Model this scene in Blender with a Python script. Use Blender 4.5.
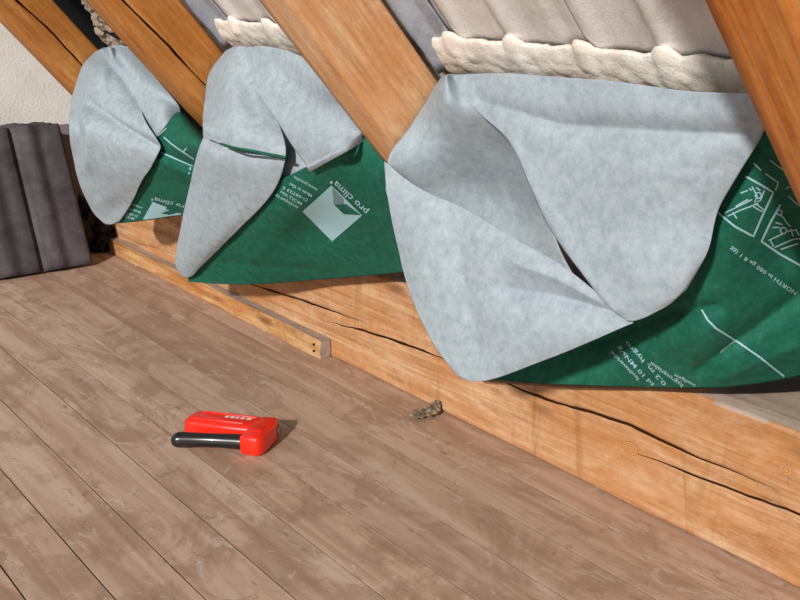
import bpy, bmesh, math, random
import numpy as np
from mathutils import Vector, Matrix, noise
from mathutils.bvhtree import BVHTree

for o in list(bpy.data.objects):
    bpy.data.objects.remove(o)
S = bpy.context.scene
COL = S.collection
random.seed(7)

# ------------------------------------------------------------------ camera
# world: Y runs along the eave away from the camera, X points out to the eave, Z up; metres
FPX = 1070.0
PITCH = math.atan2(330.0, FPX)
YAW = math.atan2(840.0, math.hypot(FPX, 330.0))
CAM = np.array([-1.337, 0.0, 0.90])
CF = np.array([math.sin(YAW)*math.cos(PITCH), math.cos(YAW)*math.cos(PITCH), -math.sin(PITCH)])
CR = np.array([math.cos(YAW), -math.sin(YAW), 0.0])
CU = np.cross(CR, CF)
cd = bpy.data.cameras.new('camera')
cam = bpy.data.objects.new('camera', cd); COL.objects.link(cam)
cd.sensor_width = 36.0; cd.lens = FPX/800*36.0; cd.clip_start = 0.02
cam.matrix_world = Matrix(((CR[0], CU[0], -CF[0], CAM[0]), (CR[1], CU[1], -CF[1], CAM[1]),
                           (CR[2], CU[2], -CF[2], CAM[2]), (0, 0, 0, 1)))
S.camera = cam

# ------------------------------------------------------------------ light
w = bpy.data.worlds.new('world'); S.world = w; w.use_nodes = True
bg = w.node_tree.nodes['Background']
bg.inputs[0].default_value = (0.88, 0.95, 1.0, 1); bg.inputs[1].default_value = 0.43
sl = bpy.data.lights.new('work_light', 'SUN'); sl.energy = 3.6; sl.angle = math.radians(3.0)
sl.color = (1.0, 0.965, 0.92)
so = bpy.data.objects.new('work_light', sl); COL.objects.link(so)
so.location = (-3, -1.5, 2.5)
so.rotation_euler = Vector((0.78, 0.46, -0.42)).to_track_quat('-Z', 'Y').to_euler()
S.view_settings.view_transform = 'Standard'; S.view_settings.look = 'None'
S.view_settings.exposure = 0.0; S.view_settings.gamma = 1.0
S.view_settings.use_curve_mapping = False

# ------------------------------------------------------------------ measured points
RA = math.radians(49.0)                                   # roof pitch
RUP = np.array([-math.cos(RA), 0, math.sin(RA)])          # up the slope
RN = np.array([-math.sin(RA), 0, -math.cos(RA)])          # out of the roof into the room
RP = np.array([0.06, 0, 0.25])                            # foot of the rafters' underside
def ray(u, v):
    return CF*FPX + CR*(u-400) + CU*(300-v)
def at(u, v, x=None, y=None, z=None, off=None):
    """a sighted point on a plane of known distance (x, y, z, or off = behind the rafters' underside)"""
    d = ray(u, v)
    if x is not None: t = (x-CAM[0])/d[0]
    elif y is not None: t = (y-CAM[1])/d[1]
    elif z is not None: t = (z-CAM[2])/d[2]
    else: t = ((RP-RN*off-CAM) @ RN)/(d @ RN)
    return CAM + d*t

# ------------------------------------------------------------------ helpers
def slope(s, y, off):
    return RP + RUP*s - RN*off + np.array([0, y, 0])
def lin(r, g, b):
    f = lambda c: (c/255/12.92) if c/255 <= 0.04045 else ((c/255+0.055)/1.055)**2.4
    return (f(r), f(g), f(b), 1)
def tag(o, label=None, cat=None, group=None, kind=None):
    if label: o['label'] = label
    if cat: o['category'] = cat
    if group: o['group'] = group
    if kind: o['kind'] = kind
    return o
def empty(name, loc=(0, 0, 0)):
    o = bpy.data.objects.new(name, None); COL.objects.link(o); o.location = loc
    o.empty_display_size = 0.05
    return o
def link(name, me, mats, parent=None, smooth=False):
    o = bpy.data.objects.new(name, me); COL.objects.link(o)
    for m in (mats if isinstance(mats, (list, tuple)) else [mats]):
        me.materials.append(m)
    if smooth:
        me.polygons.foreach_set('use_smooth', [True]*len(me.polygons))
    if parent:
        o.parent = parent
        o.matrix_parent_inverse = Matrix.Translation(parent.location).inverted()
    return o
def mesh(name, verts, faces):
    me = bpy.data.meshes.new(name)
    me.from_pydata([tuple(map(float, v)) for v in verts], [], faces); me.update()
    return me
def box_mesh(name, x0, x1, y0, y1, z0, z1, bev=0.0, seg=2):
    bm = bmesh.new(); bmesh.ops.create_cube(bm, size=1)
    for v in bm.verts:
        v.co = ((x0+x1)/2+v.co.x*(x1-x0), (y0+y1)/2+v.co.y*(y1-y0), (z0+z1)/2+v.co.z*(z1-z0))
    if bev: bmesh.ops.bevel(bm, geom=bm.edges[:], offset=bev, segments=seg, affect='EDGES', profile=0.5)
    me = bpy.data.meshes.new(name); bm.to_mesh(me); bm.free(); return me
def fbm(x, y, z, s, oc=3):
    return noise.fractal(Vector((x*s, y*s, z*s)), 1.0, 2.0, oc)

# ------------------------------------------------------------------ materials
class NT:
    def __init__(self, name, rough=0.6, spec=0.3):
        self.m = bpy.data.materials.new(name); self.m.use_nodes = True
        self.t = self.m.node_tree; self.b = self.t.nodes['Principled BSDF']
        self.b.inputs['Roughness'].default_value = rough
        self.b.inputs['Specular IOR Level'].default_value = spec
    def n(self, typ, **kw):
        nd = self.t.nodes.new(typ)
        for k, v in kw.items():
            if k in nd.inputs: nd.inputs[k].default_value = v
            else: setattr(nd, k, v)
        return nd
    def l(self, a, b): self.t.links.new(a, b)
    def coords(self, scale=(1, 1, 1), rnd=False):
        tc = self.n('ShaderNodeTexCoord'); mp = self.n('ShaderNodeMapping')
        mp.inputs['Scale'].default_value = scale
        if rnd:
            oi = self.n('ShaderNodeObjectInfo'); ml = self.n('ShaderNodeVectorMath', operation='SCALE')
            cx = self.n('ShaderNodeCombineXYZ')
            for i in range(3): self.l(oi.outputs['Random'], cx.inputs[i])
            self.l(cx.outputs[0], ml.inputs[0]); ml.inputs['Scale'].default_value = 37.0
            ad = self.n('ShaderNodeVectorMath', operation='ADD')
            self.l(tc.outputs['Object'], ad.inputs[0]); self.l(ml.outputs[0], ad.inputs[1])
            self.l(ad.outputs[0], mp.inputs['Vector'])
        else:
            self.l(tc.outputs['Object'], mp.inputs['Vector'])
        return mp.outputs[0]
    def noise(self, vec, scale, detail=4, rough=0.55, dist=0.0):
        nd = self.n('ShaderNodeTexNoise'); nd.inputs['Scale'].default_value = scale
        nd.inputs['Detail'].default_value = detail; nd.inputs['Roughness'].default_value = rough
        nd.inputs['Distortion'].default_value = dist
        self.l(vec, nd.inputs['Vector']); return nd.outputs['Fac']
    def ramp(self, fac, stops):
        r = self.n('ShaderNodeValToRGB'); e = r.color_ramp.elements
        while len(e) < len(stops): e.new(0.5)
        for el, (p, c) in zip(e, stops): el.position = p; el.color = c
        self.l(fac, r.inputs[0]); return r.outputs[0]
    def mix(self, fac, a, b, typ='MIX'):
        m = self.n('ShaderNodeMix', data_type='RGBA', blend_type=typ)
        for i, s in ((0, fac), (6, a), (7, b)):
            if isinstance(s, (float, int)): m.inputs[i].default_value = s
            elif isinstance(s, tuple): m.inputs[i].default_value = s
            else: self.l(s, m.inputs[i])
        return m.outputs[2]
    def base(self, c):
        if isinstance(c, tuple): self.b.inputs['Base Color'].default_value = c
        else: self.l(c, self.b.inputs['Base Color'])
    def bump(self, h, strength=0.3, dist=0.002):
        b = self.n('ShaderNodeBump'); b.inputs['Strength'].default_value = strength
        b.inputs['Distance'].default_value = dist
        self.l(h, b.inputs['Height']); self.l(b.outputs[0], self.b.inputs['Normal'])
W4, K4 = (1, 1, 1, 1), (0, 0, 0, 1)

def wood(name, dark, mid, light, along=0, stain=None, stain_amt=0.5, rough=0.62, fine=1.0, rnd=False, cross=None):
    """timber: grain drawn out along one local axis, slow colour drift, stains, knots"""
    t = NT(name, rough, 0.25)
    def sv(a, b):
        q = [b]*3; q[along] = a
        return t.coords(tuple(q), rnd)
    g = t.noise(sv(1.6, 20.0*fine), 1.0, 8, 0.68, 1.6)
    c = t.ramp(g, [(0.30, dark), (0.5, mid), (0.68, light)])
    g2 = t.noise(sv(7.0, 170.0*fine), 1.0, 4, 0.6)
    c = t.mix(0.45, c, t.ramp(g2, [(0.32, (0.42, 0.36, 0.30, 1)), (0.58, W4)]), 'MULTIPLY')
    g3_ = t.noise(sv(60.0, 60.0), 1.0, 4, 0.7)
    c = t.mix(0.35, c, t.ramp(g3_, [(0.36, (0.62, 0.55, 0.48, 1)), (0.56, W4)]), 'MULTIPLY')
    if stain:
        s_ = t.noise(sv(2.6, 6.0), 1.0, 6, 0.7, 0.8)
        c = t.mix(t.ramp(s_, [(0.46, K4), (0.66, (stain_amt,)*3+(1,))]), c, stain)
        p_ = t.noise(sv(4.5, 9.0), 1.3, 5, 0.7, 0.5)
        c = t.mix(t.ramp(p_, [(0.52, K4), (0.72, (0.5,)*3+(1,))]), c, light)
    if cross:
        x_ = t.noise(sv(16.0, 2.2), 1.0, 5, 0.65, 0.5)
        c = t.mix(t.ramp(x_, [(0.57, K4), (0.70, (0.7,)*3+(1,))]), c, cross)
    vo = t.n('ShaderNodeTexVoronoi'); vo.inputs['Scale'].default_value = 1.0
    t.l(sv(2.4, 9.0), vo.inputs['Vector'])
    c = t.mix(t.ramp(vo.outputs['Distance'], [(0.03, (0.8,)*3+(1,)), (0.085, (0.45,)*3+(1,)), (0.13, K4)]), c, tuple(x*0.5 for x in dark[:3])+(1,))
    t.base(c); t.bump(g2, 0.3, 0.0012)
    return t.m

M = {}
M['rafter_dark'] = wood('rafter_wood_dark', lin(160, 96, 40), lin(194, 128, 62), lin(212, 152, 90), 0, lin(170, 100, 40), 0.5)
M['rafter_pale'] = wood('rafter_wood_pale', lin(204, 146, 98), lin(228, 178, 132), lin(240, 202, 162), 0, lin(206, 132, 70), 0.6)
M['rafter_red'] = wood('rafter_wood_red', lin(168, 92, 32), lin(200, 118, 48), lin(214, 142, 74), 0, lin(214, 160, 112), 0.45)
M['beam'] = wood('sill_wood', lin(160, 108, 64), lin(202, 154, 112), lin(222, 186, 150), 0, lin(186, 122, 64), 0.7, cross=lin(150, 104, 62))
M['batten'] = wood('batten_wood', lin(150, 92, 44), lin(198, 150, 98), lin(220, 188, 144), 1, lin(176, 104, 46), 0.7)

M['dusty'] = wood('dusty_sawn_wood', lin(176, 152, 136), lin(196, 174, 160), lin(212, 194, 182), 0, lin(168, 140, 118), 0.5)
M['dusty_batten'] = wood('dusty_batten_top', lin(150, 132, 118), lin(172, 154, 140), lin(188, 172, 160), 1)
def floor_mat():
    t = NT('floor_plank_wood', 0.55, 0.3)
    v = t.coords((26, 1.1, 26), True)
    g = t.noise(v, 1.0, 6, 0.62, 1.0)
    c = t.ramp(g, [(0.26, lin(152, 120, 98)), (0.5, lin(194, 164, 142)), (0.75, lin(214, 190, 170))])
    v2 = t.coords((5, 2.6, 5), True)
    s = t.noise(v2, 1.0, 6, 0.7, 1.5)
    c = t.mix(t.ramp(s, [(0.47, K4), (0.58, (0.6,)*3+(1,)), (0.72, (0.25,)*3+(1,))]), c, lin(146, 114, 90))
    v3 = t.coords((14, 7, 14), True)
    s3 = t.noise(v3, 1.0, 5, 0.7, 2.0)
    c = t.mix(t.ramp(s3, [(0.58, K4), (0.66, (0.55,)*3+(1,))]), c, lin(214, 196, 182))
    s4 = t.noise(t.coords((9, 4, 9), True), 2.0, 4, 0.6, 3.0)
    c = t.mix(t.ramp(s4, [(0.62, K4), (0.665, (0.6,)*3+(1,)), (0.69, K4)]), c, lin(118, 90, 72))
    vo = t.n('ShaderNodeTexVoronoi'); vo.inputs['Scale'].default_value = 1.0
    t.l(t.coords((16, 5, 16), True), vo.inputs['Vector'])
    c = t.mix(t.ramp(vo.outputs['Distance'], [(0.03, (0.6,)*3+(1,)), (0.07, K4)]), c, lin(110, 78, 60))
    oi = t.n('ShaderNodeObjectInfo')
    c = t.mix(t.ramp(oi.outputs['Random'], [(0, (0.0,)*3+(1,)), (1, (0.28,)*3+(1,))]), c, lin(160, 130, 112))
    t.base(c)
    t.bump(t.noise(t.coords((160, 6, 160), True), 1.0, 4), 0.35, 0.001)
    return t.m
M['plank'] = floor_mat()
t = NT('subfloor', 0.9, 0.1); t.base(lin(84, 52, 28)); M['subfloor'] = t.m

def plaster():
    t = NT('gable_plaster', 0.95, 0.1)
    v = t.coords()
    n1 = t.noise(v, 9, 6, 0.6); n2 = t.noise(v, 120, 3, 0.6)
    c = t.ramp(n1, [(0.3, lin(236, 231, 222)), (0.7, lin(250, 247, 242))])
    c = t.mix(t.ramp(n2, [(0.30, (0.5,)*3+(1,)), (0.40, K4)]), c, lin(176, 160, 140))
    t.base(c); t.bump(n2, 0.5, 0.003)
    return t.m
M['plaster'] = plaster()
def concrete(name, d, m_, l_, sc=14, rough=0.9, bs=0.4):
    t = NT(name, rough, 0.2)
    v = t.coords((1, 1, 1), True)
    n1 = t.noise(v, sc, 6, 0.65, 0.4); n2 = t.noise(v, 220, 2, 0.6)
    c = t.ramp(n1, [(0.3, d), (0.5, m_), (0.72, l_)])
    c = t.mix(0.25, c, t.ramp(n2, [(0.3, (0.5,)*3+(1,)), (0.6, W4)]), 'MULTIPLY')
    t.base(c); t.bump(n2, bs, 0.0015)
    return t.m
M['tile_under'] = concrete('tile_underside', lin(196, 188, 180), lin(222, 216, 211), lin(238, 234, 231), 9)
M['tile_dark'] = concrete('stacked_tile', lin(66, 60, 64), lin(84, 78, 82), lin(104, 98, 100), 12, 0.75, 0.8)
M['foot_band'] = concrete('wall_foot_grey', lin(140, 128, 130), lin(158, 148, 148), lin(172, 164, 162), 8)
M['foam'] = concrete('cream_mortar', lin(222, 210, 194), lin(240, 230, 218), lin(248, 242, 234), 18, 0.95, 0.8)
M['mortar'] = concrete('grey_mortar', lin(120, 106, 92), lin(156, 140, 124), lin(186, 172, 156), 30, 0.95, 1.0)
M['lead'] = concrete('slate_strip', lin(134, 138, 150), lin(160, 164, 174), lin(188, 190, 196), 14, 0.7)
t = NT('matte_dark_sheet', 0.95, 0.1); t.base(lin(22, 18, 20)); M['matte_dark'] = t.m  # near-black of the added light-blocking sheet; nail heads share it
M['debris'] = concrete('dry_debris', lin(70, 58, 44), lin(130, 114, 92), lin(190, 176, 152), 60, 0.95, 1.0)

def fabric(name, d, m_, l_, fib=0.25):
    t = NT(name, 0.75, 0.25)
    v = t.coords()
    n1 = t.noise(v, 55, 6, 0.75, 0.2)
    n2 = t.noise(v, 180, 3, 0.6, 1.5)
    c = t.ramp(n1, [(0.3, d), (0.5, m_), (0.72, l_)])
    c = t.mix(fib, c, t.ramp(n2, [(0.34, (0.72, 0.72, 0.72, 1)), (0.62, W4)]), 'MULTIPLY')
    t.base(c); t.bump(n2, 0.18, 0.001)
    return t.m
M['white'] = fabric('fleece_white', lin(142, 156, 167), lin(162, 175, 183), lin(180, 190, 196))
M['green'] = fabric('fleece_green', lin(16, 84, 66), lin(24, 98, 78), lin(40, 116, 94), 0.2)
t = NT('print_pale_blue', 0.7, 0.2); t.base(lin(160, 200, 208)); M['print'] = t.m
t = NT('print_grey_hatch', 0.7, 0.2); t.base(lin(110, 140, 144)); M['print_grey'] = t.m
def plastic(name, c, rough=0.32, coat=0.3):
    t = NT(name, rough, 0.5)
    n1 = t.noise(t.coords(), 60, 4)
    t.base(t.mix(t.ramp(n1, [(0.45, K4), (0.8, (0.35,)*3+(1,))]), c, tuple(x*0.6 for x in c[:3])+(1,)))
    t.b.inputs['Coat Weight'].default_value = coat
    return t.m
M['red'] = plastic('red_enamel', lin(246, 38, 16), 0.35)
M['black'] = plastic('black_plastic', lin(18, 17, 20), 0.28, 0.4)
t = NT('steel', 0.35, 0.5); t.base(lin(150, 148, 146)); t.b.inputs['Metallic'].default_value = 0.9; M['steel'] = t.m
t = NT('white_lettering', 0.6, 0.3); t.base(lin(236, 220, 214)); M['lettering'] = t.m
t = NT('crack_dark', 0.95, 0.05); t.base(lin(58, 32, 16)); M['crack'] = t.m  # darker brown on the faces inside the cracks
t = NT('painted_shade_black', 0.5, 0.3); t.base(lin(14, 13, 15)); M['shade_black'] = t.m  # black that paints shade: rolled hem and tile-stack corner

# ------------------------------------------------------------------ the setting
floor = link('floor', box_mesh('floor', -2.3, 0.72, -0.6, 3.7, -0.06, -0.024), M['subfloor'])
tag(floor, 'grey-brown weathered floorboards of the attic', None, None, 'structure')
edges = [0.02, -0.082] + [-0.082-0.108*k for k in range(1, 20)]
for i in range(len(edges)-1):
    a, b = edges[i+1], edges[i]
    g = random.uniform(0.0012, 0.0022)
    dz = random.uniform(-0.0012, 0.0)
    me = box_mesh('plank', -(b-a)/2+g, (b-a)/2-g, -2.02, 2.02, -0.022, 0)
    p = link('plank', me, M['plank'], floor)
    p.location = ((a+b)/2, 1.45, dz)
    p.matrix_parent_inverse = Matrix.Identity(4)

pa, pb = slope(0, 0, 0.15), slope(2.7, 0, 0.15)
wz0 = pa[2]-(0.3-pa[0])*math.tan(RA)
wp = [(-2.3, -0.02), (0.3, -0.02), (0.3, wz0), (pb[0], pb[2]), (-2.3, pb[2])]
wall = link('wall_back', mesh('wall_back', [(x, 3.5, z) for x, z in wp]+[(x, 3.7, z) for x, z in wp],
            [(0, 1, 2, 3, 4), (9, 8, 7, 6, 5)]+[(i, i+5, (i+1) % 5+5, (i+1) % 5) for i in range(5)]), M['plaster'])
tag(wall, 'cream rough plaster gable wall', None, None, 'structure')
foot_band = link('foot_band_back', box_mesh('foot_band_back', -2.3, 0.3, 3.492, 3.5, 0.0, 0.415, 0.002), M['foot_band'])  # plain grey band over the lower part of the wall
tag(foot_band, 'grey band along the foot of the gable wall', None, None, 'structure')

# added dark sheet outside the tiles, blocks sky light and blackens the gaps
c8 = [slope(s, y, o) for o in (0.30, 0.32) for s in (-0.60, 2.7) for y in (-0.6, 5.4)]
roof_block = link('roof_light_block', mesh('roof_light_block', c8, [(0, 1, 3, 2), (4, 6, 7, 5), (0, 2, 6, 4), (1, 5, 7, 3), (0, 4, 5, 1), (2, 3, 7, 6)]), M['matte_dark'])
tag(roof_block, 'added dark light-blocking sheet and grey concrete roof tiles seen from below', None, None, 'structure')

# concrete roof tiles, undersides to the room, interlocking every 0.294 m
TP = 0.294
def tile_profile(tt):
    """underside relief across one tile, metres towards the room"""
    h = 0.0
    for c0, wd, hh in ((0.52, 0.10, 0.010), (0.08, 0.10, 0.006)):
        d = abs(tt-c0)/wd
        if d < 1: h += hh*0.5*(1+math.cos(math.pi*d))
    if tt > 0.86: h -= 0.008*min(1, (tt-0.86)/0.04)
    return h
tv, tf = [], []
NC, NR, TL_ = 40, 8, 0.44
for r in range(NR+1):
    for c in range(NC+1):
        tt = c/NC
        tv.append((r/NR*TL_, tt*(TP-0.009)+0.0045, tile_profile(tt)))
for r in range(NR+1):
    for c in range(NC+1):
        tt = c/NC
        tv.append((r/NR*TL_, tt*(TP-0.009)+0.0045, tile_profile(tt)*0.6-0.014))
nn = (NR+1)*(NC+1); q = NC+1
for r in range(NR):
    for c in range(NC):
        a = r*q+c
        tf.append((a, a+1, a+q+1, a+q)); tf.append((nn+a, nn+a+q, nn+a+q+1, nn+a+1))
for c in range(NC):
    tf.append((c, nn+c, nn+c+1, c+1)); e = NR*q+c; tf.append((e, e+1, nn+e+1, nn+e))
for r in range(NR):
    a = r*q; tf.append((a, a+q, nn+a+q, nn+a)); a = r*q+NC; tf.append((a, nn+a, nn+a+q, a+q))
tile_me = mesh('tile', tv, tf); tile_me.materials.append(M['tile_under'])
tile_me.polygons.foreach_set('use_smooth', [abs(p.normal.z) > 0.7 for p in tile_me.polygons])
def frame(o, ex, ey, ez):
    return Matrix(((ex[0], ey[0], ez[0], o[0]), (ex[1], ey[1], ez[1], o[1]), (ex[2], ey[2], ez[2], o[2]), (0, 0, 0, 1)))
for course, (s0, off) in enumerate(((-0.27, 0.206), (0.135, 0.190), (0.54, 0.172), (0.955, 0.155), (1.37, 0.155))):
    for k in range(-5, 5):
        p = bpy.data.objects.new('tile', tile_me); COL.objects.link(p); p.parent = roof_block
        # local x up the slope, local y towards -Y world, local z into the room
        p.matrix_basis = frame(slope(s0, 1.089+TP*(k+1), off+random.uniform(-0.002, 0.002)), RUP, np.array([0, -1.0, 0]), RN*1.0) \
            if True else None

# ------------------------------------------------------------------ timbers
def timber(name, origin, ex, ey, ez, s0, s1, w0, w1, T, tracks, mat, ns, nw, seed=0, wane=0.004, rad=0.006, dust=None):
    """squared timber; the face z=0 (normal ez) carries drying cracks as real grooves.
    tracks: rows of cracks that follow each other along the timber, ordered across the face"""
    def track(tr, s):
        P = sorted(p for pts, _, _ in tr for p in pts)
        wc = float(np.interp(s, [p[0] for p in P], [p[1] for p in P]))
        wc += 0.0022*noise.noise(Vector((s*12, seed, 5)))+0.0012*noise.noise(Vector((s*45, seed, 2)))
        for pts, hw, dep in tr:
            a, b = min(p[0] for p in pts), max(p[0] for p in pts)
            if a < s < b:
                tp = min(1, (s-a)/(0.3*(b-a)), (b-s)/(0.3*(b-a)))
                h = hw*tp*(0.8+0.5*noise.noise(Vector((s*16, seed, 8))))
                return wc, max(h, 0.0003), dep*min(1, 3*tp), tp > 0.04
        return wc, 0.0003, 0.0, False
    nseg = len(tracks)+1
    per = max(3, nw//nseg)
    verts, faces, mats = [], [], []
    n = None
    for k in range(ns+1):
        s = s0+(s1-s0)*k/ns
        loop = []                              # (w, z, extra depth, on the cracked face, crack flag for the strip that follows)
        lo = w0
        for tr in tracks:
            wc, h, dep, on = track(tr, s)
            hi = wc-h
            loop += [(lo+(hi-lo)*i/per, 0.0, 0.0, True, False) for i in range(per)]
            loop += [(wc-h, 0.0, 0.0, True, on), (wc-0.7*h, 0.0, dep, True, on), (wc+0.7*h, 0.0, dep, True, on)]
            lo = wc+h
        loop += [(lo+(w1-lo)*i/per, 0.0, 0.0, True, False) for i in range(per+1)]
        for i in range(1, 6): loop.append((w1, -T*i/6, 0, False, False))
        for i in range(0, 6): loop.append((w1+(w0-w1)*i/6, -T, 0, False, False))
        for i in range(0, 6): loop.append((w0, -T*(6-i)/6, 0, False, False))
        n = len(loop)
        r = rad*(1+0.8*noise.noise(Vector((s*5, seed, 0))))
        for (ww, zz, dp, feat, fl) in loop:
            w_, z_ = ww, zz
            if feat:
                for dd in (ww-w0, w1-ww):
                    if dd < r: z_ = min(z_, -(r-math.sqrt(max(r*r-(r-dd)**2, 0))))
                z_ += wane*0.35*noise.noise(Vector((s*3, ww*12, seed+9.1)))-dp
            w_ += wane*0.4*noise.noise(Vector((s*2.5, 3.3, seed))) * (1 if ww > (w0+w1)/2 else -1)
            verts.append((s, w_, z_))
        if k < ns:
            for j in range(n):
                a = k*n+j; b = k*n+(j+1) % n
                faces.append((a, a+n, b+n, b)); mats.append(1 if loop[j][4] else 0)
    faces.append(tuple(range(n))); faces.append(tuple(range(ns*n+n-1, ns*n-1, -1)))
    mats += [0, 0]
    me = mesh(name, verts, faces)
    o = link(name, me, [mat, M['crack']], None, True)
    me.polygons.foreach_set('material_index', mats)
    me.polygons[len(faces)-1].use_smooth = False; me.polygons[len(faces)-2].use_smooth = False
    o.matrix_world = frame(origin, ex, ey, ez)
    if dust:
        me.materials.append(dust)
        for p in me.polygons:
            if p.normal.y < -0.8 and p.material_index == 0: p.material_index = 2
    return o

# sill beam: length Y, face towards the room (-X)
def bc(pts):
    q = [at(u, v, x=0.0) for u, v in pts]
    return sorted([(p[1], -p[2]) for p in q])
cr = [[(bc([(125, 243), (150, 247), (178, 254), (205, 264), (232, 277)]), 0.0022, 0.03),
       (bc([(236, 280), (247, 283), (280, 293), (315, 304), (335, 312), (362, 322)]), 0.0030, 0.03),
       (bc([(470, 369), (500, 380), (525, 391), (550, 400), (600, 415), (630, 424), (660, 440), (700, 458), (745, 475), (775, 490)]), 0.0034, 0.035)],
      [(bc([(325, 320), (340, 325), (363, 330), (395, 340), (440, 357), (470, 372)]), 0.0034, 0.03),
       (bc([(632, 452), (660, 462), (700, 478), (760, 500), (800, 515), (860, 540)]), 0.0026, 0.03)]]
beam = timber('sill_beam', np.array([0, 0, 0.0]), np.array([0, 1.0, 0]), np.array([0, 0, -1.0]), np.array([-1.0, 0, 0]),
              -0.5, 3.47, -0.25, 0.0, 0.24, cr, M['beam'], 400, 60, 3, 0.006, 0.006, M['dusty'])
tag(beam, 'long cracked orange timber sill beam lying along the eave edge of the floor', 'beam')

def knot_mat():
    t = NT('knot_wood', 0.6, 0.25)
    wv = t.n('ShaderNodeTexWave', wave_type='RINGS', rings_direction='SPHERICAL')
    wv.inputs['Scale'].default_value = 55.0; wv.inputs['Distortion'].default_value = 2.5; wv.inputs['Detail'].default_value = 3.0
    t.l(t.coords((1, 1.0, 1.5)), wv.inputs['Vector'])
    t.base(t.ramp(wv.outputs['Fac'], [(0.0, lin(172, 114, 62)), (0.8, lin(200, 146, 94))])); return t.m
M['knot'] = knot_mat()
for (u, v, ry, rz) in ((630, 448, 0.019, 0.012), (786, 470, 0.010, 0.007), (395, 395, 0.010, 0.006)):
    p = at(u, v, x=-0.0012)
    kv = [(0.0, 0.0, 0.0)]+[(0.0008*(k % 2 == 2), ry*math.cos(k*math.pi/12)*(1+0.12*noise.noise(Vector((k*0.7, u, 0)))), rz*math.sin(k*math.pi/12)) for k in range(24)]
    kv += [(0.004, y, z) for _, y, z in kv[1:]]
    kf = [(0, 1+(k+1) % 24, 1+k) for k in range(24)]+[(1+k, 1+(k+1) % 24, 25+(k+1) % 24, 25+k) for k in range(24)]
    ko = link('knot', mesh('knot', kv, kf), M['knot'])
    ko.parent = beam; ko.matrix_parent_inverse = beam.matrix_world.inverted()
    ko.location = tuple(float(c) for c in p)

RW, RD = 0.09, 0.135
def rcr(yn, pts):
    q = [at(u, v, y=yn)-RP for u, v in pts]
    return sorted([(float(p @ RUP), float(p @ RN)) for p in q])
rafters = [
    (0.662, 'rafter_red', [], 'orange-brown rafter at the right edge of the picture, nearest the camera'),
    (1.535, 'rafter_pale', [], 'pale orange rafter between the largest membrane sheet and the middle one'),
    (2.300, 'rafter_dark', None, 'orange rafter with long drying crack between the middle and farthest membrane sheets'),
    (3.125, 'rafter_dark', None, 'cracked dark orange rafter beside the cream gable wall')]
rafters[2] = rafters[2][:2] + ([[(rcr(2.21, [(40, -80), (123, 0), (162, 39), (206, 86), (230, 112)]), 0.0030, 0.035)]],) + rafters[2][3:]
rafters[3] = rafters[3][:2] + ([[(rcr(3.035, [(-70, -85), (16, 0), (50, 30), (82, 65), (110, 96)]), 0.0034, 0.035)]],) + rafters[3][3:]
for i, (yf, mk, ck, lb) in enumerate(rafters):
    r = timber('rafter', RP+np.array([0, yf-RW, 0]), RUP, RN, np.array([0, -1.0, 0]), 0.0, 2.55, -RD, 0.0, RW, ck, M[mk], 200, 30, 20+i*7, 0.006, 0.007)
    tag(r, lb, 'rafter', 'rafters of the roof slope')

# low batten nailed to the foot of the beam
bt = empty('floor_batten', (-0.012, 2.06, 0))
tag(bt, 'thin rough batten on the floor against the foot of the sill beam', 'batten')
bm = bmesh.new()
N = 60
vs = []
for k in range(N+1):
    y = 2.06+(3.36-2.06)*k/N
    a = 0.0025*noise.noise(Vector((y*9, 1, 0))); b = 0.003*noise.noise(Vector((y*7, 5, 2)))
    vs.append([bm.verts.new(p) for p in ((-0.033+a, y, 0.0), (-0.033+a*0.5, y, 0.022), (-0.032+a, y, 0.043+b), (-0.029, y, 0.046+b), (-0.003, y, 0.046+b*0.5), (-0.003, y, 0.0))])
for k in range(N):
    for j in range(6):
        bm.faces.new((vs[k][j], vs[k+1][j], vs[k+1][(j+1) % 6], vs[k][(j+1) % 6]))
bm.faces.new(vs[0]); bm.faces.new(vs[N][::-1])
bmesh.ops.recalc_face_normals(bm, faces=bm.faces)
me = bpy.data.meshes.new('batten_body'); bm.to_mesh(me); bm.free()
bo = link('batten_body', me, [M['batten'], M['dusty_batten']], bt)
for p in me.polygons:
    if p.normal.z > 0.8 or p.normal.y < -0.9: p.material_index = 1
for zz in (0.015, 0.032):
    bm = bmesh.new(); bmesh.ops.create_cone(bm, cap_ends=True, segments=10, radius1=0.0028, radius2=0.0024, depth=0.004)
    bmesh.ops.rotate(bm, verts=bm.verts, matrix=Matrix.Rotation(math.pi/2, 3, 'Y'))
    bmesh.ops.translate(bm, verts=bm.verts, vec=(-0.0345, 2.085, zz))
    me = bpy.data.meshes.new('nail_head'); bm.to_mesh(me); bm.free()
    link('nail_head', me, M['matte_dark'], bt)

# ------------------------------------------------------------------ cream mortar along the tile joint
def mortar_strip(y0, y1, label):
    ns, nc = int((y1-y0)/0.006), 22
    verts, faces = [], []
    for k in range(ns+1):
        y = y0+(y1-y0)*k/ns
        pk = 0.0
        for j in range(-3, 20):
            d = abs(y-(1.089-0.006+TP/2*j))/0.02
            if d < 1: pk = max(pk, (1-d*d)*0.8)
        top = 0.580+0.018*pk+0.006*fbm(y, 0, 3, 30)
        bot = 0.50
        for c in range(nc+1):
            th = math.pi*c/nc
            s = bot+(top-bot)*c/nc
            b = math.sin(th)**0.6
            off = 0.164-b*(0.008+0.0035*fbm(y, s, 1, 45, 5)+0.005*pk)
            verts.append(slope(s, y, off))
    q = nc+1
    for k in range(ns):
        for c in range(nc):
            a = k*q+c; faces.append((a, a+1, a+q+1, a+q))
    me = mesh('mortar_strip', verts, faces)
    o = link('mortar_strip', me, M['foam'], None, True)
    sm = o.modifiers.new('thick', 'SOLIDIFY'); sm.thickness = 0.012; sm.offset = 0
    tag(o, label, 'mortar', 'mortar bedding along the tile joint')
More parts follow.
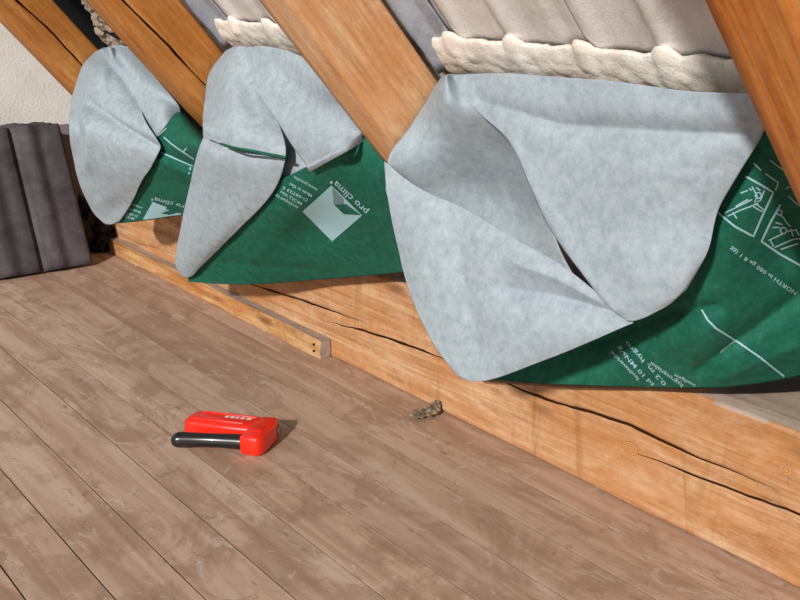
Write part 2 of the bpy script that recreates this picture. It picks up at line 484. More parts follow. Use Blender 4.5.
mortar_strip(0.668, 1.437, 'cream mortar bedding under the roof tiles above the largest membrane sheet')
mortar_strip(1.541, 2.203, 'cream mortar bedding under the roof tiles above the middle membrane sheet')

def lump(verts_r, seed, centre, scale, rot=None, rough=0.35):
    bm = bmesh.new(); bmesh.ops.create_icosphere(bm, subdivisions=3, radius=1)
    for v in bm.verts:
        d = 1+rough*fbm(v.co.x+seed, v.co.y, v.co.z, 1.6, 4)
        v.co = v.co*d
        v.co = Vector((v.co.x*scale[0], v.co.y*scale[1], v.co.z*scale[2]))
    if rot: bmesh.ops.rotate(bm, verts=bm.verts, matrix=rot)
    bmesh.ops.translate(bm, verts=bm.verts, vec=Vector([float(x) for x in centre]))
    return bm
def merge(bms):
    out = bmesh.new()
    for b in bms:
        me = bpy.data.meshes.new('tmp'); b.to_mesh(me); b.free(); out.from_mesh(me); bpy.data.meshes.remove(me)
    return out

# broken grey mortar beside the crack-lined rafter, at the open roof gap
rot = Matrix(((RUP[0], 0, RN[0]), (0, 1, 0), (RUP[2], 0, RN[2])))
bl = []
for i, (u, v, r) in enumerate(((84, -12, 0.024), (91, 2, 0.024), (98, 12, 0.022), (102, 22, 0.024), (105, 33, 0.024), (112, 40, 0.024), (119, 45, 0.022), (98, -4, 0.024), (112, 24, 0.024))):
    c = at(u, v, off=0.16)
    bl.append(lump(None, i*3.1, c, (r*1.2, r*1.15, r*0.8), rot, 0.5))
bm = merge(bl); me = bpy.data.meshes.new('broken_mortar'); bm.to_mesh(me); bm.free()
tag(link('broken_mortar', me, M['mortar'], None, False), 'crumbling grey mortar at the dark roof gap above the farthest sheet', 'mortar')

# slate-grey flashing strips beside two rafters
def flashing(yr, label):
    ns, nc = 26, 14
    verts, faces = [], []
    for k in range(ns+1):
        s = 0.515+0.62*k/ns
        for c in range(nc+1):
            y = yr-0.001-0.062*c/nc
            off = 0.140+0.026*min(1, 2.5*c/nc)+0.004*fbm(s, y, yr, 14, 3)
            verts.append(slope(s, y, off))
    for k in range(ns):
        for c in range(nc):
            a = k*(nc+1)+c; faces.append((a, a+nc+1, a+nc+2, a+1))
    o = link('flashing_strip', mesh('flashing_strip', verts, faces), M['lead'], None, True)
    sm = o.modifiers.new('thick', 'SOLIDIFY'); sm.thickness = 0.003; sm.offset = 0
    tag(o, label, 'flashing', 'slate grey strips beside the rafters')
flashing(1.445, 'slate grey strip under the tiles along the right side of the pale rafter')
flashing(2.210, 'slate grey strip under the tiles along the right side of the cracked middle rafter')

# ------------------------------------------------------------------ membrane sheets
def crom(p0, p1, p2, p3, t):
    return 0.5*((2*p1)+(-p0+p2)*t+(2*p0-5*p1+4*p2-p3)*t*t+(-p0+3*p1-3*p2+p3)*t**3)
def spline(P, n):
    """Catmull-Rom through the rows of P (k,3) at n+1 samples"""
    k = len(P); out = []
    ext = np.vstack([2*P[0]-P[1], P, 2*P[-1]-P[-2]])
    for i in range(n+1):
        x = i/n*(k-1); j = min(int(x), k-2)
        out.append(crom(ext[j], ext[j+1], ext[j+2], ext[j+3], x-j))
    return np.array(out)
def cp(c):
    if len(c) == 3 and not isinstance(c[2], str): return at(c[0], c[1], x=c[2])
    return at(c[0], c[1], **{c[2]: c[3]})
def px(p):
    d = p-CAM; z = d @ CF
    return 400+FPX*(d @ CR)/z, 300-FPX*(d @ CU)/z
def seg_d(u, v, pl):
    best = 1e9; side = 0
    for (a, b), (c, d) in zip(pl[:-1], pl[1:]):
        dx, dy = c-a, d-b; L = dx*dx+dy*dy
        t_ = max(0, min(1, ((u-a)*dx+(v-b)*dy)/L))
        dd = math.hypot(u-a-t_*dx, v-b-t_*dy)
        if dd < best: best = dd; side = dx*(v-b)-dy*(u-a)
    return best, (1 if side > 0 else -1)
PANELS = {}
def panel(name, parent, rows, front, back, creases=(), nu=64, nv=64, wr=0.0035, seed=0.0, thick=0.0012):
    """one face of a sheet: smooth surface through sighted points, with creases and small wrinkles"""
    G = np.array([[cp(c) for c in r] for r in rows])
    H = np.array([spline(G[i], nv) for i in range(len(rows))])
    Q = np.array([spline(H[:, j], nu) for j in range(nv+1)]).transpose(1, 0, 2)
    verts = []
    for i in range(nu+1):
        for j in range(nv+1):
            p = Q[i, j]
            d = wr*fbm(p[0]+seed, p[1], p[2], 7.0, 3)
            u, v = px(p)
            for pl, amp, wid in creases:
                dd, sd = seg_d(u, v, pl)
                d += amp*math.exp(-(dd/wid)**1.25)
            p = p + np.array([-0.8, -0.5, 0.2])*d
            verts.append(p)
    q = nv+1; faces = []
    for i in range(nu):
        for j in range(nv):
            a = i*q+j; faces.append((a, a+1, a+q+1, a+q))
    # normals towards the room
    a, b, c, d = (verts[k] for k in faces[len(faces)//2])
    nrm = np.cross(b-a, d-a)
    if nrm @ (CAM-a) < 0: faces = [f[::-1] for f in faces]
    me = mesh(name, verts, faces)
    o = link(name, me, [M[front], M[back]], parent, True)
    sm = o.modifiers.new('thick', 'SOLIDIFY'); sm.thickness = thick; sm.offset = -1
    sm.material_offset = 1; sm.material_offset_rim = 0
    bv = BVHTree.FromPolygons([Vector(map(float, v)) for v in verts], faces)
    PANELS[id(o)] = bv
    return o
CV = Vector(map(float, CAM))
def onto(o, u, v, lift=0.0011):
    d = Vector(map(float, ray(u, v))).normalized()
    loc, nrm, _, _ = PANELS[id(o)].ray_cast(CV, d)
    if loc is None: return None
    if nrm.dot(d) > 0: nrm = -nrm
    return loc+nrm*lift
def decal(name, o, tris_px, mat, parent, lift=0.0011):
    """flat print lying on a panel: polygons given in the sighted frame, set down on the cloth"""
    verts, faces = [], []
    for poly in tris_px:
        pts = [onto(o, u, v, lift) for u, v in poly]
        if any(p is None for p in pts): continue
        b = len(verts); verts += [tuple(p) for p in pts]; faces.append(tuple(range(b, b+len(pts))))
    if faces: return link(name, mesh(name, verts, faces), mat, parent)
def ribbon_px(pl, wid, n=10):
    out = []; pts = []
    for (a, b), (c, d) in zip(pl[:-1], pl[1:]):
        k = max(1, int(math.hypot(c-a, d-b)/4))
        pts += [(a+(c-a)*i/k, b+(d-b)*i/k) for i in range(k)]
    pts.append(pl[-1])
    sides = []
    for i, p in enumerate(pts):
        a = pts[max(i-1, 0)]; b = pts[min(i+1, len(pts)-1)]
        dx, dy = b[0]-a[0], b[1]-a[1]; L = math.hypot(dx, dy) or 1
        sides.append(((p[0]-dy/L*wid/2, p[1]+dx/L*wid/2), (p[0]+dy/L*wid/2, p[1]-dx/L*wid/2)))
    for i in range(len(pts)-1):
        out.append((sides[i][0], sides[i+1][0], sides[i+1][1], sides[i][1]))
    return out
def text_polys(body):
    cu = bpy.data.curves.new('txt', 'FONT'); cu.body = body; cu.size = 1.0; cu.resolution_u = 2; cu.offset = 0.012
    ob = bpy.data.objects.new('txt', cu); COL.objects.link(ob)
    dg = bpy.context.evaluated_depsgraph_get()
    me = ob.evaluated_get(dg).to_mesh()
    polys = [[(me.vertices[i].co.x, me.vertices[i].co.y) for i in p.vertices] for p in me.polygons]
    wd = max((x for p in polys for x, _ in p), default=1)
    ob.evaluated_get(dg).to_mesh_clear(); bpy.data.objects.remove(ob); bpy.data.curves.remove(cu)
    return polys, wd
def text_on(o, parent, body, p0, p1, height, mat='print', bold=0.0):
    """line of print whose baseline runs p0 -> p1"""
    polys, wd = text_polys(body)
    dx, dy = p1[0]-p0[0], p1[1]-p0[1]; L = math.hypot(dx, dy)
    ex, ey = dx/L, dy/L; ux, uy = ey, -ex
    sx, sy = L/wd, height/0.73
    tr = [[(p0[0]+ex*x*sx+ux*y*sy, p0[1]+ey*x*sx+uy*y*sy) for x, y in p] for p in polys]
    decal('printed_text', o, tr, M[mat], parent, 0.0013)
def quad_px(a, b, c, d, n=8):
    g = lambda s, t_: ((1-s)*(1-t_)*a[0]+s*(1-t_)*b[0]+s*t_*c[0]+(1-s)*t_*d[0], (1-s)*(1-t_)*a[1]+s*(1-t_)*b[1]+s*t_*c[1]+(1-s)*t_*d[1])
    return [(g(i/n, j/n), g((i+1)/n, j/n), g((i+1)/n, (j+1)/n), g(i/n, (j+1)/n)) for i in range(n) for j in range(n)]

# ---- largest sheet, nearest bay
m3 = empty('membrane_sheet', (-0.1, 1.05, 0.25))
tag(m3, 'largest and nearest membrane sheet, white fleece folded open over printed green side', 'membrane', 'membrane sheets hanging between the rafters')
panel('upper_panel', m3, [
    [(449, 75, 'off', .105), (500, 73, 'off', .105), (560, 77, 'off', .105), (620, 82, 'off', .105), (690, 91, 'off', .105), (772, 94, 'off', .105)],
    [(468, 104, -.250), (515, 108, -.258), (570, 112, -.248), (625, 116, -.25), (692, 122, -.245), (768, 118, -.225)],
    [(510, 142, -.248), (545, 142, -.25), (590, 145, -.24), (640, 148, -.245), (695, 150, -.235), (756, 145, -.21)],
    [(531, 186, -.24), (565, 184, -.245), (605, 185, -.245), (650, 186, -.245), (695, 188, -.225), (736, 178, -.20)],
    [(552, 230, -.232), (585, 230, -.24), (620, 230, -.243), (655, 230, -.24), (690, 226, -.215), (718, 211, -.195)],
    [(581, 270, -.234), (605, 270, -.242), (632, 270, -.245), (660, 270, -.238), (686, 264, -.218), (709, 248, -.198)],
    [(606, 303, -.235), (622, 302, -.24), (640, 301, -.24), (662, 299, -.232), (682, 290, -.215), (698, 270, -.20)],
    [(628, 321, -.234), (634, 321, -.235), (644, 318, -.233), (656, 312, -.228), (670, 304, -.22), (686, 290, -.205)]],
    'white', 'green', [([(478, 100), (560, 124), (660, 130), (770, 134)], -0.020, 12), ([(515, 148), (540, 200), (575, 260), (615, 310)], 0.012, 12),
                       ([(570, 140), (620, 165), (700, 178)], 0.006, 18), ([(640, 240), (670, 200), (720, 165)], -0.006, 14)], 100, 100, 0.005, 1.0)
panel('pocket_panel', m3, [
    [(441, 78, 'y', 1.435), (446, 75, -.262), (453, 74, 'off', .106), (470, 77, 'off', .112)],
    [(425, 102, 'y', 1.435), (445, 102, -.265), (466, 106, -.245), (492, 118, -.225)],
    [(408, 128, 'y', 1.435), (445, 138, -.235), (490, 148, -.185), (532, 162, -.165)],
    [(388, 160, 'y', 1.435), (440, 180, -.21), (500, 196, -.125), (547, 214, -.11)],
    [(396, 190, -.25), (465, 225, -.16), (520, 245, -.10), (566, 262, -.085)],
    [(415, 235, -.21), (490, 272, -.12), (545, 290, -.08), (594, 302, -.07)],
    [(440, 280, -.17), (520, 305, -.10), (575, 318, -.07), (622, 324, -.06)]],
    'white', 'green', [([(440, 90), (470, 140), (510, 210)], 0.008, 12)], 56, 56, 0.005, 2.0)
T = [(384, 161, -.305), (419, 188, -.29), (467, 211, -.268), (515, 239, -.255), (560, 264, -.248), (600, 296, -.242), (631, 322, -.238)]
B = [(387, 190, -.31), (396, 240, -.30), (411, 298, -.295), (440, 356, -.288), (474, 382, -.28), (545, 360, -.255), (631, 324, -.237)]
rows = []
for k in range(7):
    f = k/6
    bulge = 4*f*(1-f)
    rows.append([(a[0]+(b[0]-a[0])*f, a[1]+(b[1]-a[1])*f, a[2]+(b[2]-a[2])*f-0.016*bulge*math.sin(math.pi*j/6)) for j, (a, b) in enumerate(zip(T, B))])
panel('front_flap', m3, rows, 'white', 'green',
      [([(452, 220), (458, 275), (474, 345)], -0.022, 26), ([(505, 290), (550, 296), (600, 309), (622, 318)], -0.026, 16), ([(515, 262), (560, 280), (600, 304)], 0.010, 8)], 100, 110, 0.004, 3.0)
g3 = panel('printed_panel', m3, [
    [(490, 345, -.05), (548, 330, -.03), (604, 300, -.03), (650, 275, -.07), (690, 232, -.135), (722, 175, -.145), (748, 112, -.165), (790, 95, -.16)],
    [(486, 352, -.05), (540, 345, -.03), (598, 328, -.03), (650, 310, -.065), (698, 272, -.125), (738, 220, -.14), (774, 168, -.14), (825, 160, -.10)],
    [(480, 362, -.06), (533, 360, -.045), (592, 352, -.05), (647, 340, -.08), (702, 320, -.10), (750, 285, -.06), (800, 245, -.01), (850, 240, .03)],
    [(476, 370, -.07), (527, 372, -.06), (586, 370, -.065), (645, 365, -.07), (704, 358, -.065), (758, 345, .0), (815, 330, .075), (868, 330, .11)],
    [(472, 377, -.08), (522, 382, -.075), (581, 385, -.062), (641, 387, -.045), (701, 388, -.018), (762, 383, 'z', .275), (828, 371, 'z', .29), (882, 366, 'z', .29)]],
    'green', 'white', [([(600, 345), (660, 318), (716, 306)], -0.022, 6), ([(805, 292), (760, 325), (735, 342), (700, 370)], -0.028, 8), ([(800, 345), (760, 362), (725, 378)], 0.018, 14), ([(640, 360), (690, 340), (720, 325)], 0.008, 12)], 72, 100, 0.005, 4.0)
# hem rolled under along the green side's bottom, its shade painted black
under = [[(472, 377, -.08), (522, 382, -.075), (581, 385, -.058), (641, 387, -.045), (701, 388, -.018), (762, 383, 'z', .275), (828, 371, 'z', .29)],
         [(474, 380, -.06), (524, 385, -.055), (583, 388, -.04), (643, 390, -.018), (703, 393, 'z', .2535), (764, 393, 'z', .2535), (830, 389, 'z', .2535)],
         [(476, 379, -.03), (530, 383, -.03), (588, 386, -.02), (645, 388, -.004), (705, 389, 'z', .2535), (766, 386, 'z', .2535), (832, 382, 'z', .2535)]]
panel('rolled_hem', m3, under, 'shade_black', 'shade_black', (), 12, 60, 0.0, 5.0)

# print on the green side
def L3(pl, wd=1.5): decal('printed_line', g3, ribbon_px(pl, wd), M['print'], m3)
L3([(702, 310), (708, 320), (716, 328), (735, 340), (760, 357), (784, 376)], 1.8)
L3([(735, 340), (720, 352)], 1.5)
def diagram(lines, wd=1.35):
    pol = []
    for l in lines: pol += ribbon_px(l, wd)
    decal('printed_diagram', g3, pol, M['print'], m3)
def circ(x, y, r, n=10): return [(x+r*math.cos(2*math.pi*i/n), y+r*math.sin(2*math.pi*i/n)) for i in range(n+1)]
diagram([[(718, 212), (735, 226), (753, 236), (763, 213), (773, 192), (760, 184), (746, 176)]], 2.1)
diagram([[(725, 213), (737, 207), (752, 199)], [(728, 216), (740, 210), (758, 203)], [(736, 206), (748, 199)], [(741, 193), (748, 190)], [(733, 212), (737, 218)],
         [(752, 186), (757, 196), (754, 202), (760, 200), (764, 190)], [(755, 203), (763, 209), (761, 211), (753, 206)], [(756, 187), (760, 190)], [(752, 190), (749, 188)], circ(758, 195, 3.0)])
diagram([[(754, 163), (761, 170)]], 1.5)
diagram([[(765, 173), (778, 182), (775, 190)]], 1.5)
diagram([[(800, 265), (780, 254), (761, 241), (770, 222), (780, 204)]], 2.1)
diagram([circ(783, 230, 3.2), [(768, 240), (783, 233)], [(770, 240), (773, 246)], [(774, 247), (792, 239), (800, 238)], [(780, 249), (798, 243)], [(772, 227), (779, 227)], [(779, 214), (783, 217), (786, 222), (790, 226)], [(787, 231), (797, 229)],
         circ(779, 212, 2.6), [(775, 222), (782, 224)], [(790, 228), (793, 236)], [(796, 230), (799, 235)]])
for l_ in ([(770, 160), (784, 170)], [(788, 195), (798, 205)], [(786, 188), (790, 186)]): diagram([l_], 1.0)
text_on(g3, m3, 'NORTH in 080 ge 8 1 (gg', (797, 292), (731, 246), 4.2, 'print')
text_on(g3, m3, 'feuchtevariabel', (640, 378), (613, 351), 3.6)
text_on(g3, m3, 'sd 10 MNs/g', (655, 384), (620, 346), 4.2)
text_on(g3, m3, '0,2 m, hygro', (667, 383), (628, 341), 4.2)
text_on(g3, m3, 'hygrovariabel', (684, 384), (652, 361), 4.2)
text_on(g3, m3, 'intelligent', (696, 384), (675, 373), 3.2)

# ---- middle sheet
m2 = empty('membrane_sheet', (-0.12, 1.85, 0.2))
tag(m2, 'middle membrane sheet with large pale blue square emblem on its green side', 'membrane', 'membrane sheets hanging between the rafters')
panel('upper_panel', m2, [
    [(240, 48, 'off', .105), (262, 46, 'off', .105), (288, 51, 'off', .105), (318, 62, 'off', .11)],
    [(245, 73, -.245), (268, 74, -.245), (296, 80, -.24), (334, 88, 'y', 1.59)],
    [(260, 97, -.26), (283, 99, -.26), (308, 105, -.255), (346, 106, 'y', 1.585)],
    [(275, 118, -.275), (297, 121, -.275), (322, 121, -.27), (354, 119, 'y', 1.58)],
    [(292, 146, -.275), (310, 143, -.28), (335, 136, -.275), (362, 131, 'y', 1.58)],
    [(309, 169, -.27), (325, 161, -.275), (343, 151, -.28), (364, 138, 'y', 1.58)]],
    'white', 'green', (), 48, 40, 0.003, 6.0)
panel('hem', m2, [
    [(306, 165, -.285), (325, 155, -.288), (343, 146, -.29), (362, 133, 'y', 1.575)],
    [(307, 168, -.29), (326, 158, -.292), (344, 149, -.292), (363, 137, 'y', 1.575)],
    [(310, 172, -.28), (328, 162, -.285), (346, 152, -.288), (365, 141, 'y', 1.578)]],
    'white', 'white', (), 12, 40, 0.0, 6.5)
f2 = panel('upper_fold', m2, [
    [(226, 51, 'y', 2.195), (234, 47, -.225), (243, 46, 'off', .108), (254, 48, 'off', .114)],
    [(209, 74, 'y', 2.195), (226, 74, -.265), (246, 76, -.25), (262, 80, -.235)],
    [(204, 104, 'y', 2.185), (230, 106, -.305), (258, 110, -.275), (276, 114, -.25)],
    [(203, 124, -.33), (230, 131, -.33), (262, 138, -.30), (285, 142, -.27)],
    [(203, 137, -.335), (228, 146, -.335), (256, 151, -.31), (286, 158, -.28)]],
    'white', 'green', [([(238, 60), (240, 90), (232, 120)], 0.008, 12)], 48, 48, 0.0035, 7.0)
# narrow green turned-back edge of that fold
panel('turned_edge', m2, [
    [(221, 142.5, -.340), (235, 146.5, -.341), (250, 149, -.325), (268, 152.5, -.305), (286, 156, -.286)],
    [(220, 143.5, -.342), (235, 148, -.343), (250, 151, -.327), (268, 154.5, -.307), (286, 158, -.288)],
    [(221, 145, -.338), (235, 149.5, -.339), (250, 152.5, -.323), (268, 156, -.303), (286, 159.5, -.284)]],
    'green', 'green', (), 8, 40, 0.0, 7.5)
panel('front_flap', m2, [
    [(207, 130, -.30), (230, 136, -.30), (256, 142, -.275), (280, 148, -.26)],
    [(200, 148, -.315), (226, 157, -.315), (255, 163, -.295), (285, 160, -.275)],
    [(190, 186, -.28), (215, 192, -.285), (245, 196, -.275), (272, 194, -.26)],
    [(181, 228, -.25), (200, 231, -.255), (221, 233, -.25), (240, 228, -.24)],
    [(176, 262, -.215), (186, 264, -.22), (198, 264, -.215), (208, 260, -.21)],
    [(180, 275, -.20), (184, 277.5, -.20), (188, 278, -.198), (193, 276, -.196)]],
    'white', 'green', [([(215, 160), (205, 210), (190, 260)], 0.010, 14)], 56, 48, 0.003, 8.0)
panel('pocket_panel', m2, [
    [(255, 96, -.235), (275, 110, -.225), (300, 140, -.22), (318, 165, -.215)],
    [(258, 130, -.25), (275, 140, -.245), (298, 158, -.24), (316, 172, -.23)],
    [(262, 165, -.25), (275, 170, -.25), (292, 176, -.245), (312, 180, -.23)],
    [(262, 205, -.215), (272, 202, -.215), (290, 195, -.22), (310, 190, -.21)]],
    'white', 'green', (), 32, 32, 0.003, 9.0)
g2 = panel('printed_panel', m2, [
    [(184, 264, -.195), (220, 230, -.228), (260, 192, -.25), (300, 170, -.266), (334, 154, -.275), (366, 138, 'y', 1.575), (386, 154, 'y', 1.56)],
    [(186, 270, -.19), (222, 246, -.21), (262, 216, -.23), (304, 198, -.235), (342, 184, -.23), (374, 172, -.225), (394, 178, -.23)],
    [(187, 275, -.188), (225, 262, -.185), (265, 248, -.18), (309, 230, -.16), (350, 222, -.165), (384, 218, -.165), (408, 214, -.17)],
    [(188, 279, -.186), (228, 275, -.165), (268, 270, -.14), (312, 262, -.115), (353, 255, -.11), (388, 250, -.11), (415, 246, -.12)],
    [(189, 282, -.184), (232, 284.5, -.15), (272, 283.5, -.11), (316, 280, -.075), (356, 277, -.07), (392, 273.5, -.07), (420, 270, -.08)]],
    'green', 'white', [([(225, 262), (260, 266), (310, 270)], -0.008, 6), ([(300, 200), (280, 240), (250, 262)], 0.006, 18)], 64, 80, 0.003, 10.0)
decal('printed_emblem', g2, quad_px((331.7, 185), (362.5, 215), (332.5, 241), (302.5, 211), 10), M['print'], m2)
decal('emblem_notch', g2, quad_px((334.5, 204), (346.5, 203.5), (361.5, 214.5), (344, 213.5), 5), M['green'], m2, 0.0018)
decal('emblem_hatch', g2, quad_px((332.3, 186.5), (343.5, 198), (344.2, 203.5), (334.2, 204), 4), M['print_grey'], m2, 0.0018)
text_on(g2, m2, 'pro clima', (369.5, 210.5), (336.5, 180), 6.6)
decal('printed_mark', g2, [[(331.5+1.5*math.cos(k*math.pi/4), 182+1.5*math.sin(k*math.pi/4)) for k in range(8)]], M['print'], m2)
for body, p0, p1 in (('developed by', (299.5, 206.5), (276.5, 193.5)), ('MOLL bau', (303, 202.5), (281.5, 190.5)), ('D-68723 S', (308.5, 199), (284, 186)),
                     ('Made in Ger', (313, 194.5), (290, 182)), ('www.proclim', (318.5, 188.5), (295, 175.5))):
    text_on(g2, m2, body, p0, p1, 3.0)

# ---- farthest sheet
m1 = empty('membrane_sheet', (-0.12, 2.75, 0.2))
tag(m1, 'farthest and smallest membrane sheet beside the leaning dark tiles', 'membrane', 'membrane sheets hanging between the rafters')
panel('front_flap', m1, [
    [(94, 51, 'y', 3.02), (101, 48, 'y', 2.95), (108, 47, -.235), (116, 48, -.205)],
    [(81, 67, 'y', 3.02), (96, 68, -.28), (110, 70, -.27), (125, 78, -.255)],
    [(72, 95, 'y', 3.02), (92, 97, -.32), (114, 100, -.30), (140, 110, -.28)],
    [(69, 125, -.35), (92, 127, -.345), (120, 131, -.325), (154, 139, -.305)],
    [(73, 158, -.32), (95, 159, -.33), (122, 158, -.315), (155, 158, -.295)],
    [(81, 188, -.285), (98, 189, -.295), (118, 187, -.285), (141, 184, -.27)],
    [(92, 211, -.245), (103, 211, -.25), (115, 209, -.245), (130, 206, -.24)],
    [(103, 223, -.23), (107, 224.5, -.23), (112, 224.5, -.23), (119, 222, -.225)]],
    'white', 'green', [([(90, 106), (115, 124), (152, 146)], -0.030, 6), ([(100, 56), (118, 78), (135, 105)], -0.022, 6), ([(85, 112), (93, 135), (90, 165)], 0.026, 8), ([(96, 60), (100, 100), (104, 115)], -0.008, 5), ([(75, 110), (80, 150), (95, 195)], -0.012, 5)], 100, 80, 0.004, 11.0)
panel('upper_panel', m1, [
    [(100, 49, -.228), (115, 45, -.215), (133, 48, 'y', 2.36)],
    [(112, 60, -.25), (128, 63, -.235), (146, 66, 'y', 2.36)],
    [(124, 80, -.262), (144, 84, -.25), (162, 86, 'y', 2.355)],
    [(140, 110, -.275), (158, 104, -.27), (178, 104, 'y', 2.35)],
    [(150, 142, -.285), (164, 131, -.285), (182, 113, 'y', 2.345)]],
    'white', 'green', (), 40, 32, 0.003, 12.0)
g1 = panel('printed_panel', m1, [
    [(146, 142, -.275), (162, 130, -.288), (180, 112, 'y', 2.345), (207, 136, 'y', 2.335)],
    [(144, 158, -.268), (160, 150, -.282), (186, 140, -.295), (214, 150, -.30)],
    [(136, 180, -.262), (158, 174, -.262), (186, 166, -.265), (212, 172, -.27)],
    [(120, 208, -.23), (148, 202, -.225), (182, 196, -.215), (208, 194, -.22)],
    [(104, 224.5, -.22), (138, 221.5, -.205), (176, 216, -.18), (204, 211, -.185)]],
    'green', 'white', [([(152, 146), (175, 158), (205, 172)], -0.014, 5), ([(150, 156), (175, 168), (200, 178)], 0.008, 5), ([(140, 186), (165, 182), (195, 185)], -0.006, 8)], 56, 56, 0.003, 13.0)
def L1(pl, wd=1.3): decal('printed_line', g1, ribbon_px(pl, wd), M['print'], m1)
L1([(164, 137), (172, 144), (194, 159)]); L1([(183, 152), (187, 148)]); L1([(155, 150), (172, 157), (193, 166)]); L1([(154, 152), (152.5, 158)]); L1([(191, 167), (189, 174)])
text_on(g1, m1, 'pro clima', (190, 206), (155, 197), 4.2)
decal('printed_mark', g1, [[(152.5+1.1*math.cos(k*math.pi/4), 199.5+1.1*math.sin(k*math.pi/4)) for k in range(8)]], M['print'], m1)
decal('printed_emblem', g1, quad_px((153, 201.5), (167, 207), (163, 217.0), (143, 219.5), 6), M['print'], m1)
decal('printed_emblem', g1, quad_px((162, 216.8), (167, 209), (182, 213.6), (181, 214.4), 5), M['print'], m1)
decal('emblem_notch', g1, quad_px((161, 212.7), (170, 209.7), (178, 212.2), (169, 214.3), 4), M['green'], m1, 0.0018)
for body, p0, p1 in (('MOLL bau', (135, 217.5), (120, 213.5)), ('D-68723 S', (138.5, 215), (121, 210)), ('Made in Ger', (141.5, 211), (123.5, 206)), ('www.proclim', (143.5, 207), (125, 200.5))):
    text_on(g1, m1, body, p0, p1, 2.6)

# ------------------------------------------------------------------ dark roof tiles leaning on the gable wall
LEAN = math.atan2(0.19, 0.424); TLEN = 0.465
def stack_profile(tt):
    h = 0.0
    if tt < 0.10: h = 0.012*math.sin(tt/0.10*math.pi/2)
    elif tt < 0.36: h = 0.012+0.010*math.sin((tt-0.10)/0.26*math.pi)**2
    elif tt < 0.50: h = 0.012+0.004*math.sin((tt-0.36)/0.14*math.pi)
    elif tt < 0.56: h = 0.012-0.012*math.sin((tt-0.50)/0.06*math.pi)
    elif tt < 0.80: h = 0.012+0.012*math.sin((tt-0.56)/0.24*math.pi)**2
    else: h = 0.012+0.002*math.sin((tt-0.80)/0.20*math.pi)
    return h
tv, tf = [], []
NC, NR = 60, 30; TW = 0.335
for layer in range(2):
    for r in range(NR+1):
        for c in range(NC+1):
            tt = c/NC
            e = min(r, NR-r)/NR*TLEN; ec = min(tt, 1-tt)*TW
            rnd = 0.006*max(0, 1-e/0.008)**2+0.006*max(0, 1-ec/0.010)**2
            jag = 0.004*noise.noise(Vector((tt*14, 0, r/NR*3))) if r in (0, NR) else 0
            z = stack_profile(tt)-rnd if layer == 0 else stack_profile(tt)*0.8-0.014
            tv.append((tt*TW, r/NR*TLEN+(jag if r == NR else abs(jag)), z))
nn = (NR+1)*(NC+1); q = NC+1
for r in range(NR):
    for c in range(NC):
        a = r*q+c
        tf.append((a, a+1, a+q+1, a+q)); tf.append((nn+a, nn+a+q, nn+a+q+1, nn+a+1))
for c in range(NC):
    tf.append((c, nn+c, nn+c+1, c+1)); e = NR*q+c; tf.append((e, e+1, nn+e+1, nn+e))
for r in range(NR):
    a = r*q; tf.append((a, a+q, nn+a+q, nn+a)); a = r*q+NC; tf.append((a, nn+a, nn+a+q, a+q))
st_me = mesh('roof_tile', tv, tf); st_me.materials.append(M['tile_dark'])
st_me.polygons.foreach_set('use_smooth', [abs(p.normal.z) > 0.5 for p in st_me.polygons])
for k, lb in enumerate(('dark grey concrete roof tile leaning at the front of the stack by the gable wall',
                        'dark grey concrete roof tile second from the front of the leaning stack',
                        'dark grey concrete roof tile at the back of the leaning stack, against the gable wall')):
    o = bpy.data.objects.new('roof_tile', st_me); COL.objects.link(o)
    ex = np.array([1.0, 0, 0]); ey = np.array([0, math.sin(LEAN), math.cos(LEAN)]); ez = np.cross(ex, ey)
    if ez[1] > 0: ez = -ez
    o.matrix_world = frame(np.array([-0.148-TW-0.012*k, 3.218+0.029*k, 0.006]), ex, ey, ez)
    tag(o, lb, 'roof tile', 'roof tiles leaning on the gable wall')

# ------------------------------------------------------------------ staple gun lying on its side
A0 = np.array([-0.451, 1.702, 0.0])
e1 = np.array([0.62, -0.785, 0.0]); e1 /= np.linalg.norm(e1); e2 = np.array([-e1[1], e1[0], 0.0]); e3 = np.array([0, 0, 1.0])
sg = empty('staple_gun', tuple(A0))
tag(sg, 'red staple gun with black handle lying on the floorboards', 'staple gun')
def sgp(name, outline, z0, z1, bev, mat, parent, seg=3):
    bm = bmesh.new()
    vs = [bm.verts.new((x, y, z0)) for x, y in outline]
    f = bm.faces.new(vs)
    r = bmesh.ops.extrude_face_region(bm, geom=[f])
    for v in [g for g in r['geom'] if isinstance(g, bmesh.types.BMVert)]: v.co.z = z1
    bmesh.ops.recalc_face_normals(bm, faces=bm.faces)
    if bev: bmesh.ops.bevel(bm, geom=bm.edges[:], offset=bev, segments=seg, affect='EDGES', profile=0.5)
    for v in bm.verts:
        v.co = Vector(map(float, A0+1.05*(e1*v.co.x+e2*v.co.y+e3*v.co.z)))
    me = bpy.data.meshes.new(name); bm.to_mesh(me); bm.free()
    return link(name, me, mat, parent, True)
body = sgp('body', [(-0.136, 0.056), (-0.130, 0.096), (-0.120, 0.104), (0.040, 0.104), (0.040, 0.046), (-0.05, 0.044), (-0.128, 0.047)], 0.001, 0.037, 0.008, M['red'], sg)
sgp('rib', [(-0.118, 0.058), (-0.118, 0.063), (-0.014, 0.063), (-0.014, 0.058)], 0.034, 0.0395, 0.0018, M['red'], body, 2)
sgp('rib', [(-0.112, 0.092), (-0.112, 0.097), (0.0, 0.097), (0.0, 0.092)], 0.034, 0.0390, 0.0018, M['red'], body, 2)
head = sgp('head', [(0.0, 0.002), (0.0, 0.05), (0.008, 0.103), (0.041, 0.105), (0.047, 0.075), (0.046, 0.018), (0.038, 0.0)], 0.0005, 0.039, 0.007, M['red'], sg)
sgp('side_plate', [(0.010, 0.026), (0.010, 0.054), (0.034, 0.056), (0.036, 0.028)], 0.0375, 0.0405, 0.002, M['red'], head, 2)
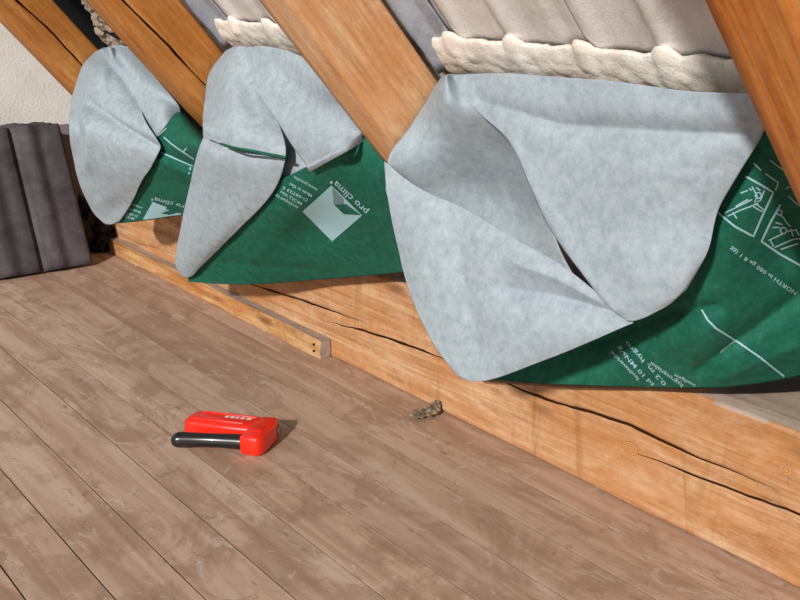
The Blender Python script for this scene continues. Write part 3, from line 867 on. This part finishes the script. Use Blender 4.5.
sgp('nose_plate', [(0.0455, 0.078), (0.0445, 0.096), (0.0475, 0.096), (0.0485, 0.078)], 0.010, 0.027, 0.0, M['steel'], head)
# faint white lettering on the body
sv, sf = [], []
for k, (xa, xb) in enumerate(((-0.062, -0.054), (-0.051, -0.043), (-0.040, -0.034), (-0.030, -0.022), (-0.018, -0.008))):
    b = len(sv)
    for x, y in ((xa, 0.079), (xb, 0.079), (xb+0.001, 0.088), (xa+0.001, 0.088)):
        sv.append(A0+1.05*(e1*x+e2*y+e3*0.0374))
    sf.append((b, b+1, b+2, b+3))
link('worn_lettering', mesh('worn_lettering', sv, sf), M['lettering'], sg)
# handle: swept rounded bar
hv, hf = [], []
NS, NP = 26, 18
for k in range(NS+1):
    f = k/NS
    x = -0.140+0.146*f
    y = -0.004+0.004*math.sin(f*3)+0.026*f
    rr = 0.0165*(1-0.14*math.sin(f*math.pi)**2)
    if f < 0.12: rr *= math.sqrt(max(0.02, 1-((0.12-f)/0.12)**2))
    if f > 0.5: rr *= 1-0.10*(f-0.5)
    for j in range(NP):
        a = 2*math.pi*j/NP
        hv.append(A0+e1*x+e2*(y+rr*0.95*math.cos(a))+e3*(0.0195+rr*math.sin(a)))
for k in range(NS):
    for j in range(NP):
        a = k*NP+j; b = k*NP+(j+1) % NP
        hf.append((a, b, b+NP, a+NP))
hf.append(tuple(range(NP-1, -1, -1))); hf.append(tuple(range(NS*NP, NS*NP+NP)))
link('handle', mesh('handle', hv, hf), M['black'], sg, True)

bl = [lump(None, 3.7, (-0.085, 3.405, 0.085), (0.06, 0.03, 0.09), None, 0.6), lump(None, 8.2, (-0.045, 3.39, 0.045), (0.045, 0.04, 0.05), None, 0.6)]  # black lumps added for a dark scrap and the corner's shadow
bm = merge(bl); me = bpy.data.meshes.new('shade_scrap'); bm.to_mesh(me); bm.free()
tag(link('shade_scrap', me, M['shade_black'], None, False), 'black lump for a dark scrap and the shadow in the corner beside the leaning tiles', 'shade_black')

# ------------------------------------------------------------------ scrap at the foot of the beam
bl = []
for i, (x, y, z, sx, sy, sz) in enumerate(((-0.058, 1.642, 0.007, 0.014, 0.012, 0.007), (-0.038, 1.632, 0.011, 0.016, 0.014, 0.009), (-0.022, 1.634, 0.013, 0.014, 0.012, 0.009),
                                           (-0.014, 1.638, 0.019, 0.009, 0.009, 0.009), (-0.046, 1.648, 0.006, 0.012, 0.010, 0.006))):
    bl.append(lump(None, i*5.3+1, (x, y, z), (sx, sy, sz), None, 0.9))
bm = merge(bl); me = bpy.data.meshes.new('debris_clump'); bm.to_mesh(me); bm.free()
tag(link('debris_clump', me, M['debris'], None, False), 'small clump of dry grey-brown debris at the foot of the sill beam', 'debris')
